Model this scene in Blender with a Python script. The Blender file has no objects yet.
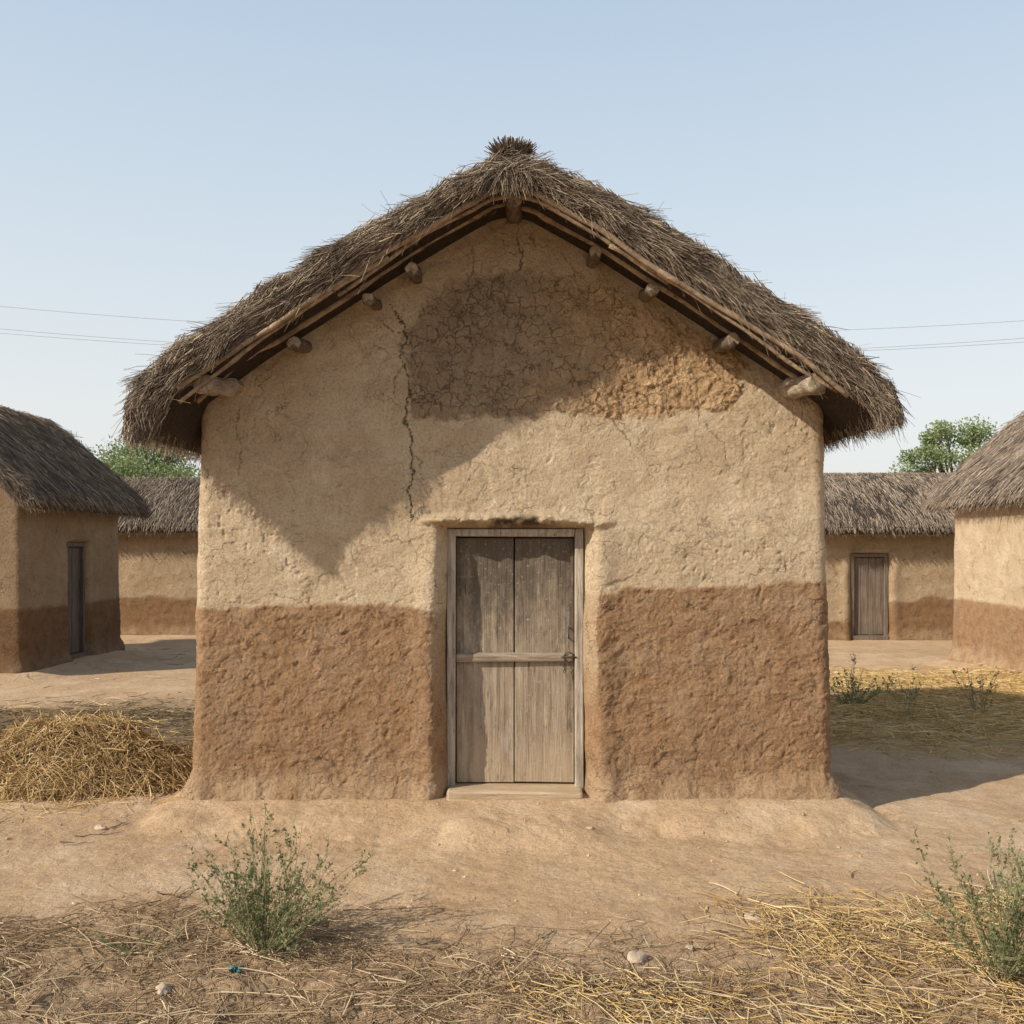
import bpy, math
import numpy as np
from mathutils import Vector
R = np.random.RandomState(7)
scn = bpy.context.scene
COL = scn.collection

# ---------------------------------------------------------------- noise
def _h(ix, iy, iz, seed):
    n = (ix*374761393 + iy*668265263 + iz*2147483629 + seed*974634777) & 0xffffffff
    n = ((n ^ (n >> 13))*1274126177) & 0xffffffff
    n = ((n ^ (n >> 15))*2246822519) & 0xffffffff
    n = n ^ (n >> 16)
    return n/4294967295.0
def vn(x, y, z, seed=0):
    x = np.asarray(x, float); y = np.asarray(y, float)+0*x; z = np.asarray(z, float)+0*x
    fx, fy, fz = np.floor(x), np.floor(y), np.floor(z)
    ix, iy, iz = fx.astype(np.int64), fy.astype(np.int64), fz.astype(np.int64)
    tx, ty, tz = x-fx, y-fy, z-fz
    tx = tx*tx*(3-2*tx); ty = ty*ty*(3-2*ty); tz = tz*tz*(3-2*tz)
    r = 0
    for a in (0, 1):
        for b in (0, 1):
            for c in (0, 1):
                r = r + _h(ix+a, iy+b, iz+c, seed)*(tx if a else 1-tx)*(ty if b else 1-ty)*(tz if c else 1-tz)
    return r*2-1
def fbm(x, y, z, o=4, seed=0, g=0.5):
    # octaves are rotated against each other so no lattice direction shows
    x = np.asarray(x, float); y = np.asarray(y, float)+0*x; z = np.asarray(z, float)+0*x
    s = 0; a = 1; t = 0
    for i in range(o):
        s = s + a*vn(x+i*7.3, y+i*3.1, z+i*5.7, seed+i); t += a; a *= g
        x, z = (x*0.8-z*0.6)*2.03, (x*0.6+z*0.8)*2.03; y = y*2.03
    return s/t
def sm(a, b, x):
    t = np.clip((x-a)/(b-a), 0, 1); return t*t*(3-2*t)

# ---------------------------------------------------------------- mesh helpers
def mesh_np(name, V, F, mat, smooth=True, attrs=None, parent=None, loc=None, rot=None):
    V = np.asarray(V, np.float32); F = np.asarray(F, np.int32)
    k = F.shape[1]
    me = bpy.data.meshes.new(name)
    me.vertices.add(len(V)); me.vertices.foreach_set("co", V.ravel())
    me.loops.add(F.size); me.loops.foreach_set("vertex_index", F.ravel())
    me.polygons.add(len(F)); me.polygons.foreach_set("loop_start", np.arange(0, F.size, k, dtype=np.int32))
    me.update(calc_edges=True)
    me.polygons.foreach_set("use_smooth", np.full(len(F), smooth))
    if attrs:
        for n, a in attrs.items():
            at = me.attributes.new(n, 'FLOAT', 'POINT'); at.data.foreach_set("value", np.asarray(a, np.float32))
    me.validate(); me.update()
    if mat: me.materials.append(mat)
    ob = bpy.data.objects.new(name, me); COL.objects.link(ob)
    if parent: ob.parent = parent
    if loc is not None: ob.location = loc
    if rot is not None: ob.rotation_euler = rot
    return ob
def grid_faces(nu, nv, wrap=False):
    iu = np.arange(nu if wrap else nu-1); iv = np.arange(nv-1)
    A, B = np.meshgrid(iu, iv, indexing='ij'); A = A.ravel(); B = B.ravel(); A2 = (A+1) % nu
    return np.stack([A*nv+B, A2*nv+B, A2*nv+B+1, A*nv+B+1], 1)
def nrm(v): return v/np.maximum(np.linalg.norm(v, axis=1, keepdims=True), 1e-9)
def strands(P, D, L, W, bend, nseg=3, taper=0.5, curl=0.0):
    N = len(P); D = nrm(D)
    rnd = R.normal(size=(N, 3)); s1 = nrm(np.cross(D, rnd)); s2 = np.cross(D, s1)
    L = np.asarray(L).reshape(-1, 1)*np.ones((N, 1)); W = np.asarray(W).reshape(-1, 1)*np.ones((N, 1))
    V = np.zeros((N, nseg+1, 3, 3)); cv = s1*R.normal(size=(N, 1))*curl
    for k in range(nseg+1):
        t = k/nseg
        c = P + D*L*t + bend*L*t*t + cv*L*(t*(1-t))
        w = W*(1-(1-taper)*t)
        for j in range(3):
            a = j*2.0944
            V[:, k, j] = c + s1*w*math.cos(a) + s2*w*math.sin(a)
    base = (np.arange(N)*(nseg+1)*3).reshape(-1, 1, 1)
    q = []
    for k in range(nseg):
        for j in range(3):
            q.append([k*3+j, k*3+(j+1) % 3, (k+1)*3+(j+1) % 3, (k+1)*3+j])
    F = (base + np.array(q).reshape(1, -1, 4)).reshape(-1, 4)
    tint = np.repeat(R.rand(N), (nseg+1)*3)
    return V.reshape(-1, 3), F, tint
def cat(parts):
    Vs, Fs, Ts = [], [], []; o = 0
    for V, F, T in parts:
        Vs.append(V); Fs.append(F+o); Ts.append(T); o += len(V)
    return np.concatenate(Vs), np.concatenate(Fs), np.concatenate(Ts)
def tube(pts, rad, n=10, seed=0, rough=0.0):
    pts = np.asarray(pts, float); M = len(pts); rad = np.asarray(rad, float)*np.ones(M)
    T = np.gradient(pts, axis=0); T = nrm(T)
    ref = np.array([0, 0, 1.0]) if abs(T[0, 2]) < 0.8 else np.array([0, 1.0, 0])
    s1 = nrm(np.cross(T, ref)); s2 = np.cross(T, s1)
    V = np.zeros((M+2, n, 3))
    for j in range(n):
        a = 2*math.pi*j/n
        rr = rad*(1+rough*vn(np.arange(M)*0.6, math.cos(a)*1.5, math.sin(a)*1.5, seed))
        V[1:-1, j] = pts + s1*(rr*math.cos(a))[:, None] + s2*(rr*math.sin(a))[:, None]
    V[0] = pts[0]; V[-1] = pts[-1]
    F = grid_faces(M+2, n)
    i = np.arange(M+1); F2 = np.stack([i*n+n-1, (i+1)*n+n-1, (i+1)*n, i*n], 1)
    V = V.reshape(-1, 3)
    return V, np.concatenate([F, F2]), np.full(len(V), R.rand())
def boxes(lst, bev=0.004):
    import bmesh
    bm = bmesh.new()
    for (x0, x1, y0, y1, z0, z1) in lst:
        r = bmesh.ops.create_cube(bm, size=1.0)
        for v in r['verts']:
            v.co = Vector(((x0+x1)/2+v.co.x*(x1-x0), (y0+y1)/2+v.co.y*(y1-y0), (z0+z1)/2+v.co.z*(z1-z0)))
            v.co += Vector(R.normal(size=3)*bev*0.35)
        es = set(e for v in r['verts'] for e in v.link_edges)
        bmesh.ops.bevel(bm, geom=list(es), offset=bev, segments=2, affect='EDGES', profile=0.5)
    me = bpy.data.meshes.new("m"); bm.to_mesh(me); bm.free(); return me
def box_obj(name, lst, mat, parent, bev=0.004):
    me = boxes(lst, bev); me.name = name; me.materials.append(mat)
    o = bpy.data.objects.new(name, me); COL.objects.link(o); o.parent = parent; return o
def empty(name, loc=(0, 0, 0), rz=0, label=None, cat_=None, group=None):
    e = bpy.data.objects.new(name, None); COL.objects.link(e); e.location = loc; e.rotation_euler = (0, 0, rz)
    e.empty_display_size = 0.2
    tag(e, label, cat_, group); return e
def tag(o, label, c, group=None):
    if label: o["label"] = label
    if c: o["category"] = c
    if group: o["group"] = group

# ---------------------------------------------------------------- materials
class NT:
    def __init__(s, name, rough=0.95, spec=0.15):
        s.m = bpy.data.materials.new(name); s.m.use_nodes = True; s.t = s.m.node_tree
        s.b = s.t.nodes["Principled BSDF"]; s.b.inputs["Roughness"].default_value = rough
        s.b.inputs["Specular IOR Level"].default_value = spec
        s.co = s.t.nodes.new("ShaderNodeTexCoord").outputs["Object"]
    def L(s, a, b): s.t.links.new(a, b)
    def val(s, v, sock):
        if hasattr(v, 'is_output') or hasattr(v, 'links'): s.L(v, sock)
        else: sock.default_value = v
    def mapping(s, scale, co=None):
        n = s.t.nodes.new("ShaderNodeMapping"); n.inputs["Scale"].default_value = scale
        s.L(co or s.co, n.inputs["Vector"]); return n.outputs[0]
    def noise(s, sc, det=4, rough=0.55, co=None, dist=0.0):
        n = s.t.nodes.new("ShaderNodeTexNoise"); n.inputs["Scale"].default_value = sc
        n.inputs["Detail"].default_value = det; n.inputs["Roughness"].default_value = rough
        n.inputs["Distortion"].default_value = dist
        s.L(co or s.co, n.inputs["Vector"]); return n.outputs["Fac"]
    def voro(s, sc, feature='DISTANCE_TO_EDGE', co=None):
        n = s.t.nodes.new("ShaderNodeTexVoronoi"); n.feature = feature; n.inputs["Scale"].default_value = sc
        s.L(co or s.co, n.inputs["Vector"]); return n.outputs["Distance"]
    def warp(s, sc, amt, det=5):
        nz = s.t.nodes.new("ShaderNodeTexNoise"); nz.inputs["Scale"].default_value = sc; nz.inputs["Detail"].default_value = det
        s.L(s.co, nz.inputs["Vector"])
        k = s.t.nodes.new("ShaderNodeVectorMath"); k.operation = 'SCALE'; k.inputs[3].default_value = amt
        a = s.t.nodes.new("ShaderNodeVectorMath"); a.operation = 'ADD'
        s.L(nz.outputs["Color"], k.inputs[0]); s.L(s.co, a.inputs[0]); s.L(k.outputs[0], a.inputs[1]); return a.outputs[0]
    def attr(s, n):
        a = s.t.nodes.new("ShaderNodeAttribute"); a.attribute_name = n; return a.outputs["Fac"]
    def ramp(s, f, stops):
        n = s.t.nodes.new("ShaderNodeValToRGB"); e = n.color_ramp.elements
        while len(e) < len(stops): e.new(0.5)
        for i, (p, c) in enumerate(stops):
            e[i].position = p; e[i].color = (*c, 1) if hasattr(c, '__len__') else (c, c, c, 1)
        s.L(f, n.inputs[0]); return n.outputs[0]
    def mix(s, f, a, b, mode='MIX'):
        n = s.t.nodes.new("ShaderNodeMix"); n.data_type = 'RGBA'; n.blend_type = mode
        s.val(f, n.inputs[0])
        for v, i in ((a, 6), (b, 7)):
            if isinstance(v, tuple): n.inputs[i].default_value = (*v, 1)
            else: s.L(v, n.inputs[i])
        return n.outputs[2]
    def math(s, op, a, b=0.0, clamp=False):
        n = s.t.nodes.new("ShaderNodeMath"); n.operation = op; n.use_clamp = clamp
        s.val(a, n.inputs[0]); s.val(b, n.inputs[1]); return n.outputs[0]
    def mr(s, v, a, b, c=0.0, d=1.0):
        n = s.t.nodes.new("ShaderNodeMapRange"); s.L(v, n.inputs[0])
        for i, x in enumerate((a, b, c, d)): n.inputs[i+1].default_value = x
        return n.outputs[0]
    def xyz(s):
        n = s.t.nodes.new("ShaderNodeSeparateXYZ"); s.L(s.co, n.inputs[0]); return n.outputs
    def bump(s, hgt, dist, strength=1.0, prev=None):
        n = s.t.nodes.new("ShaderNodeBump"); n.inputs["Distance"].default_value = dist
        n.inputs["Strength"].default_value = strength; s.L(hgt, n.inputs["Height"])
        if prev: s.L(prev, n.inputs["Normal"])
        return n.outputs[0]
    def out(s, col, nor=None):
        s.L(col, s.b.inputs["Base Color"])
        if nor: s.L(nor, s.b.inputs["Normal"])
        return s.m

def mud_mat(name="mud_plaster", tone=(1.0, 1.0, 1.0)):
    n = NT(name)
    band = n.attr("band"); crack = n.attr("crack"); patch = n.attr("patch")
    big = n.noise(1.3, 5, 0.6); mid = n.noise(7, 6, 0.7); fine = n.noise(55, 5, 0.75); grit = n.noise(170, 3, 0.7)
    blot = n.noise(2.7, 6, 0.7)
    X3 = n.xyz()
    up = n.ramp(big, [(0.3, (0.58, 0.425, 0.27)), (0.7, (0.74, 0.57, 0.38))])
    up = n.mix(n.mr(mid, 0.48, 0.75, 0, 0.7), up, (0.50, 0.345, 0.21))
    up = n.mix(n.mr(blot, 0.52, 0.7, 0, 0.6), up, (0.82, 0.655, 0.465))
    lo = n.ramp(mid, [(0.3, (0.29, 0.160, 0.080)), (0.68, (0.455, 0.275, 0.15))])
    lo = n.mix(n.mr(blot, 0.45, 0.66, 0, 0.75), lo, (0.45, 0.30, 0.185))
    lo = n.mix(n.mr(big, 0.52, 0.72, 0, 0.55), lo, (0.28, 0.165, 0.09))
    pshaded = n.ramp(mid, [(0.32, (0.25, 0.165, 0.098)), (0.66, (0.43, 0.305, 0.195))])
    psunlit = n.ramp(mid, [(0.3, (0.46, 0.27, 0.13)), (0.7, (0.70, 0.46, 0.25))])
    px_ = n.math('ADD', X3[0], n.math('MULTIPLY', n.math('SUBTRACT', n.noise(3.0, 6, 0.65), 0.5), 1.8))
    pc_ = n.mix(n.mr(px_, 0.1, 0.85), pshaded, psunlit)  # one repair patch: shaded left and sunlit right painted as two tones
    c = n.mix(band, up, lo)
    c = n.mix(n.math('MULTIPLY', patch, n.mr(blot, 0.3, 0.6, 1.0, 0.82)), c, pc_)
    dust = n.math('MULTIPLY', n.mr(X3[2], 0.30, 0.0), n.mr(n.noise(5, 5, 0.65), 0.35, 0.6), True)
    c = n.mix(n.math('MULTIPLY', dust, 0.85), c, (0.55, 0.38, 0.23))
    c = n.mix(1.0, c, n.ramp(fine, [(0.25, 0.6), (0.52, 1.0), (0.75, 1.12)]), 'MULTIPLY')
    ve = n.voro(2.6, co=n.warp(3.5, 0.6, 7)); ve2 = n.voro(5.2, co=n.warp(6.5, 0.35, 7))
    hl = n.math('MULTIPLY', n.mr(ve, 0.008, 0.0), n.mr(n.noise(2.1, 3), 0.45, 0.56), True)
    hl2 = n.math('MULTIPLY', n.mr(ve2, 0.010, 0.0), n.mr(n.noise(2.9, 4), 0.52, 0.6), True)
    hl = n.math('MAXIMUM', hl, n.math('MULTIPLY', hl2, 0.7))
    c = n.mix(n.math('MULTIPLY', hl, 0.6), c, (0.14, 0.085, 0.05))
    cz = n.voro(12, co=n.warp(22, 0.08, 8)); czl = n.mr(cz, 0.05, 0.0)
    czm = n.math('MULTIPLY', czl, n.math('MULTIPLY', n.math('ADD', n.math('MULTIPLY', patch, 1.0), n.math('MULTIPLY', band, 0.12)), n.mr(n.noise(6, 5, 0.65), 0.40, 0.52)), True)
    c = n.mix(n.math('MULTIPLY', czm, 0.62), c, (0.08, 0.048, 0.028))
    c = n.mix(crack, c, (0.06, 0.037, 0.022))
    c = n.mix(1.0, c, tone, 'MULTIPLY')
    h = n.math('ADD', n.math('MULTIPLY', fine, 0.8), n.math('MULTIPLY', grit, 0.4))
    b = n.bump(h, 0.022, 1.0)
    b = n.bump(n.noise(22, 5, 0.7), 0.020, 0.85, b)
    b = n.bump(mid, 0.03, 0.7, b)
    b = n.bump(n.math('MULTIPLY', n.math('ADD', hl, n.math('ADD', czm, crack)), -1.0), 0.010, 0.9, b)
    return n.out(c, b)
MUD = mud_mat()
MUD_SHADY = mud_mat("mud_plaster_shaded", (0.48, 0.44, 0.41))  # left hut's plaster, darkened to paint in the shade on its side wall
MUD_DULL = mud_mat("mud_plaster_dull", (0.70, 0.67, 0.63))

def straw_mat(name, stops, rough=0.8, dk=0.35):
    n = NT(name, rough, 0.2)
    c = n.ramp(n.attr("tint"), stops)
    c = n.mix(n.mr(n.noise(3.0, 3), 0.35, 0.7, 0.0, dk), c, (stops[0][1][0], stops[0][1][1], stops[0][1][2]))
    return n.out(c)
THATCH = straw_mat("thatch_straw", [(0.0, (0.10, 0.072, 0.052)), (0.45, (0.23, 0.172, 0.127)), (0.8, (0.37, 0.287, 0.21)), (0.92, (0.52, 0.41, 0.29)), (1.0, (0.74, 0.57, 0.36))], dk=0.5)
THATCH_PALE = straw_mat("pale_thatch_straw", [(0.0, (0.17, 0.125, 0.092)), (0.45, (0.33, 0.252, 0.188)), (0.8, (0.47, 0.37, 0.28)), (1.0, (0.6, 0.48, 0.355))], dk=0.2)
STRAW = straw_mat("golden_straw", [(0.0, (0.34, 0.21, 0.08)), (0.4, (0.62, 0.42, 0.165)), (0.85, (0.80, 0.58, 0.27)), (1.0, (0.86, 0.70, 0.4))], dk=0.25)
LITTER = straw_mat("dry_litter", [(0.0, (0.17, 0.105, 0.06)), (0.45, (0.42, 0.28, 0.155)), (0.8, (0.65, 0.48, 0.28)), (1.0, (0.84, 0.68, 0.45))])
SHADE_GRASS = straw_mat("shade_dark_dry_grass", [(0.0, (0.08, 0.055, 0.032)), (0.5, (0.18, 0.13, 0.07)), (1.0, (0.34, 0.25, 0.135))])  # dry litter of the left strip, its shade painted into the darker colour
def thatch_body():
    n = NT("thatch_body")
    a = n.noise(14, 6, 0.75, co=n.mapping((1, 3, 3))); f = n.noise(90, 3, 0.8)
    c = n.ramp(a, [(0.3, (0.035, 0.025, 0.019)), (0.7, (0.12, 0.088, 0.065))])
    return n.out(c, n.bump(n.math('ADD', a, f), 0.03, 1.0))
TBODY = thatch_body()
def wood_mat(name, c0, c1, c2, sc=(40, 40, 2.0), rough=0.85, stain=False):
    n = NT(name, rough, 0.2)
    co = n.mapping(sc)
    g = n.noise(1.0, 6, 0.7, co=co, dist=0.4); g2 = n.noise(3.2, 4, 0.7, co=co)
    big = n.noise(2.2, 5, 0.65)
    c = n.ramp(g, [(0.3, c0), (0.5, c1), (0.72, c2)])
    c = n.mix(n.mr(big, 0.4, 0.75, 0, 0.6), c, c0)
    c = n.mix(n.mr(g2, 0.6, 0.68, 0, 0.85), c, (c0[0]*0.3, c0[1]*0.3, c0[2]*0.3))
    if stain:
        z = n.xyz()[2]
        st = n.noise(1.4, 7, 0.8, co=n.mapping((6, 6, 2.2)))
        bl = n.noise(1.0, 5, 0.7, co=n.mapping((9, 9, 3)))
        c = n.mix(n.mr(bl, 0.54, 0.68, 0, 0.5), c, (0.46, 0.395, 0.31))
        zz = n.math('ADD', z, n.math('MULTIPLY', n.math('SUBTRACT', st, 0.5), 2.4))
        c = n.mix(n.mr(zz, 0.95, 1.65, 0, 0.8), c, (0.065, 0.048, 0.035))
        zb = n.math('ADD', z, n.math('MULTIPLY', n.math('SUBTRACT', st, 0.5), 1.4))
        c = n.mix(n.mr(zb, 0.5, 0.1, 0, 0.5), c, (0.48, 0.35, 0.225))
        sp = n.noise(38, 3, 0.7)
        c = n.mix(n.mr(sp, 0.6, 0.68, 0, 0.5), c, (0.56, 0.49, 0.39))
        dk = n.noise(1.0, 6, 0.75, co=n.mapping((13, 13, 5)))
        c = n.mix(n.mr(dk, 0.58, 0.7, 0, 0.7), c, (0.08, 0.06, 0.045))
    return n.out(c, n.bump(g, 0.010, 1.0, n.bump(g2, 0.005, 0.9)))
DOORW = wood_mat("weathered_door_wood", (0.17, 0.12, 0.082), (0.32, 0.245, 0.172), (0.47, 0.38, 0.275), sc=(24, 24, 1.2), stain=True)
FRAMEW = wood_mat("weathered_frame_wood", (0.18, 0.135, 0.10), (0.42, 0.35, 0.275), (0.6, 0.52, 0.42), sc=(34, 34, 3.2))
SILLW = wood_mat("sill_wood", (0.34, 0.23, 0.14), (0.50, 0.37, 0.24), (0.64, 0.5, 0.34), (2.0, 40, 40))
BARW = wood_mat("bar_wood", (0.17, 0.125, 0.09), (0.36, 0.28, 0.2), (0.54, 0.44, 0.33), (3.0, 40, 40))
POLEW = wood_mat("pole_wood", (0.13, 0.085, 0.052), (0.32, 0.222, 0.142), (0.54, 0.405, 0.265), (9, 9, 9))
LOGW = wood_mat("log_wood", (0.07, 0.05, 0.035), (0.16, 0.116, 0.08), (0.30, 0.232, 0.17), (25, 5, 25))
LOGP = wood_mat("pale_log_wood", (0.17, 0.125, 0.09), (0.38, 0.3, 0.22), (0.6, 0.52, 0.41), (25, 6, 25))
LOGC = wood_mat("cut_log_wood", (0.17, 0.12, 0.08), (0.36, 0.27, 0.185), (0.54, 0.43, 0.31), (30, 30, 30))
DARKW = wood_mat("dark_door_wood", (0.055, 0.042, 0.034), (0.12, 0.09, 0.07), (0.2, 0.155, 0.12))
OLDW = wood_mat("old_door_wood", (0.10, 0.072, 0.052), (0.19, 0.142, 0.105), (0.30, 0.235, 0.175))
def simple(name, col, rough=0.8, var=0.4, sc=12, metal=0.0):
    n = NT(name, rough, 0.3); n.b.inputs["Metallic"].default_value = metal
    f = n.noise(sc, 4)
    c = n.ramp(f, [(0.3, tuple(x*(1-var) for x in col)), (0.7, tuple(min(1, x*(1+var)) for x in col))])
    return n.out(c, n.bump(f, 0.01, 0.5))
IRON = simple("rusty_iron", (0.09, 0.06, 0.045), 0.6, 0.5, 60, 0.4)
STONE = simple("stone", (0.46, 0.35, 0.25), 0.9, 0.3, 20)
CRUMB = simple("earth_crumb", (0.43, 0.285, 0.17), 0.95, 0.35, 9)
BARK = simple("bark", (0.11, 0.08, 0.055), 0.95, 0.4, 10)
WIRE = simple("wire", (0.38, 0.39, 0.41), 0.5, 0.1, 1)
PLAST = simple("teal_plastic", (0.03, 0.12, 0.12), 0.45, 0.3, 30)
def leaf_mat(name, a, b):
    n = NT(name, 0.6, 0.3)
    c = n.ramp(n.attr("tint"), [(0.0, a), (1.0, b)])
    n.L(c, n.b.inputs["Base Color"])
    tr = n.t.nodes.new("ShaderNodeBsdfTranslucent"); n.L(c, tr.inputs[0])
    mx = n.t.nodes.new("ShaderNodeMixShader"); mx.inputs[0].default_value = 0.3
    o = n.t.nodes["Material Output"]; n.L(n.b.outputs[0], mx.inputs[1]); n.L(tr.outputs[0], mx.inputs[2]); n.L(mx.outputs[0], o.inputs[0])
    return n.m
WEEDL = leaf_mat("weed_leaf", (0.10, 0.12, 0.045), (0.28, 0.29, 0.135))
TREEL = leaf_mat("tree_leaf", (0.13, 0.175, 0.07), (0.29, 0.35, 0.155))
WEEDS = straw_mat("weed_stem", [(0.0, (0.18, 0.17, 0.08)), (0.55, (0.30, 0.265, 0.14)), (1.0, (0.48, 0.35, 0.2))])

# ---------------------------------------------------------------- ground
HW, DEP = 2.31, 2.3
GZ = -0.125
def ground_h(x, y):
    x = np.asarray(x, float); y = np.asarray(y, float)
    dx = np.maximum(np.abs(x-0.01)-HW, 0)*1.7; dy = np.maximum(np.maximum(-y, y-DEP), 0)
    d = np.sqrt(dx*dx+dy*dy) + 0.20*fbm(x*1.4, y*1.4, 0, 5, 5, 0.6)
    h = -0.04*sm(0.0, 0.35, d) - (-GZ-0.04)*sm(0.26, 0.60, d)
    mound = np.exp(-((x-0.03+0.1*fbm(x*2, y*2, 0, 3, 6))/0.55)**4 - ((y+0.42)/0.36)**4)
    h = h*(1-mound)+mound*(-0.02)
    h = h - 0.018*sm(0.1, 0.4, d)*(1-sm(0.6, 0.9, d))*np.clip(fbm(x*4, y*4, 0, 4, 8, 0.6)+0.1, 0, 1)*2
    near = 1-sm(12, 30, np.sqrt(x*x+y*y))
    h = h + near*(0.028*fbm(x*0.9, y*0.9, 0, 3, 11)*sm(0, 0.6, d) + 0.016*fbm(x*5, y*5, 0, 5, 12, 0.62) + 0.006*fbm(x*24, y*24, 0, 3, 15))
    lit = litter(x, y)
    h = h + near*lit*0.026*fbm(x*14, y*14, 1, 3, 17)
    for (hx, hy, a, b) in ((-8.55, 8.8, 1.55, 1.8), (8.85, 7.0, 1.55, 2.0)):
        q = np.sqrt(np.maximum(np.abs(x-hx)-a, 0)**2+np.maximum(np.abs(y-hy)-b, 0)**2)
        h = h + 0.10*(1-sm(0.05, 0.6, q))
    far = sm(60, 400, np.sqrt(x*x+y*y))
    return h + far*1.0*fbm(x*0.01, y*0.01, 0, 2, 3)
def litter(x, y):
    nz = fbm(x*1.1, y*1.6, 3, 4, 21)
    f = 1-sm(-2.75, -2.05, y+0.5*nz-0.12*np.abs(x+0.3))
    left = (1-sm(-1.2, -0.3, x+0.3*nz))*(1-sm(-2.3, -1.7, y+0.4*nz))
    right = sm(0.9, 1.7, x+0.4*nz)*(1-sm(-2.0, -1.45, y+0.3*nz))
    return np.clip(np.maximum(np.maximum(f, left), right), 0, 1)
def field_r(x, y):
    nz = fbm(x*0.7, y*0.9, 9, 4, 31)
    return sm(2.6, 3.3, x+0.3*nz)*sm(1.6, 2.8, y+0.8*nz)*(1-sm(6.6, 8.6, y-0.35*nz))
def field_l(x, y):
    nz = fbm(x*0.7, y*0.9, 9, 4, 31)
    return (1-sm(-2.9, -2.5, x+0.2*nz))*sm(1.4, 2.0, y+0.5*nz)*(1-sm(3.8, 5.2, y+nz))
def axis(a, b, st, lo, hi, g=1.1):
    m = list(np.arange(a, b+1e-6, st)); s = st; v = b
    while v < hi: s *= g; v += s; m.append(v)
    s = st; v = a; pre = []
    while v > lo: s *= g; v -= s; pre.append(v)
    return np.array(pre[::-1]+m)
gx = axis(-3.6, 3.6, 0.022, -700, 700); gy = axis(-3.9, 0.4, 0.02, -60, 1200)
X, Y = np.meshgrid(gx, gy, indexing='ij'); xf, yf = X.ravel(), Y.ravel()
Z = ground_h(xf, yf)
def ground_mat():
    n = NT("dry_earth", 0.97, 0.1)
    lit = n.attr("litter"); big = n.noise(0.6, 5); mid = n.noise(4.5, 7, 0.7); fine = n.noise(45, 5, 0.75); grit = n.noise(190, 3, 0.7)
    c = n.ramp(big, [(0.3, (0.54, 0.35, 0.20)), (0.7, (0.65, 0.45, 0.275))])
    c = n.mix(n.mr(mid, 0.44, 0.74, 0, 0.6), c, (0.44, 0.275, 0.158))
    c = n.mix(n.mr(n.noise(1.7, 6, 0.7), 0.48, 0.66, 0, 0.7), c, (0.72, 0.535, 0.355))
    lc = n.ramp(n.noise(26, 6, 0.8), [(0.3, (0.19, 0.118, 0.068)), (0.52, (0.40, 0.265, 0.153)), (0.7, (0.62, 0.45, 0.28))])
    c = n.mix(n.math('MULTIPLY', lit, n.mr(mid, 0.3, 0.55, 0.4, 0.9)), c, lc)
    fc = n.ramp(n.noise(20, 6, 0.8), [(0.3, (0.34, 0.22, 0.09)), (0.55, (0.62, 0.43, 0.19)), (0.72, (0.76, 0.57, 0.3))])
    c = n.mix(n.math('MULTIPLY', n.attr("field"), 0.85), c, fc)
    fc2 = n.ramp(n.noise(24, 6, 0.8), [(0.3, (0.08, 0.055, 0.032)), (0.55, (0.19, 0.13, 0.075)), (0.75, (0.38, 0.27, 0.16))])  # ground of the left strip, with shade mixed into the colour
    c = n.mix(n.math('MULTIPLY', n.attr("shaded_grass"), 0.85), c, fc2)
    c = n.mix(1.0, c, n.ramp(fine, [(0.28, 0.6), (0.5, 1.0), (0.75, 1.1)]), 'MULTIPLY')
    vs = n.voro(38, 'F1')
    c = n.mix(n.math('MULTIPLY', n.mr(vs, 0.15, 0.08, 0, 0.7), n.mr(n.noise(9, 2), 0.52, 0.62), True), c, (0.25, 0.155, 0.09))
    b = n.bump(n.math('ADD', fine, n.math('MULTIPLY', grit, 0.4)), 0.016, 0.95)
    b = n.bump(mid, 0.05, 0.85, b)
    return n.out(c, b)
g = mesh_np("ground", np.stack([xf, yf, Z], 1), grid_faces(len(gx), len(gy)), ground_mat(), attrs={"litter": litter(xf, yf), "field": np.clip(field_r(xf, yf), 0, 1), "shaded_grass": field_l(xf, yf)})
g["kind"] = "structure"

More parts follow.
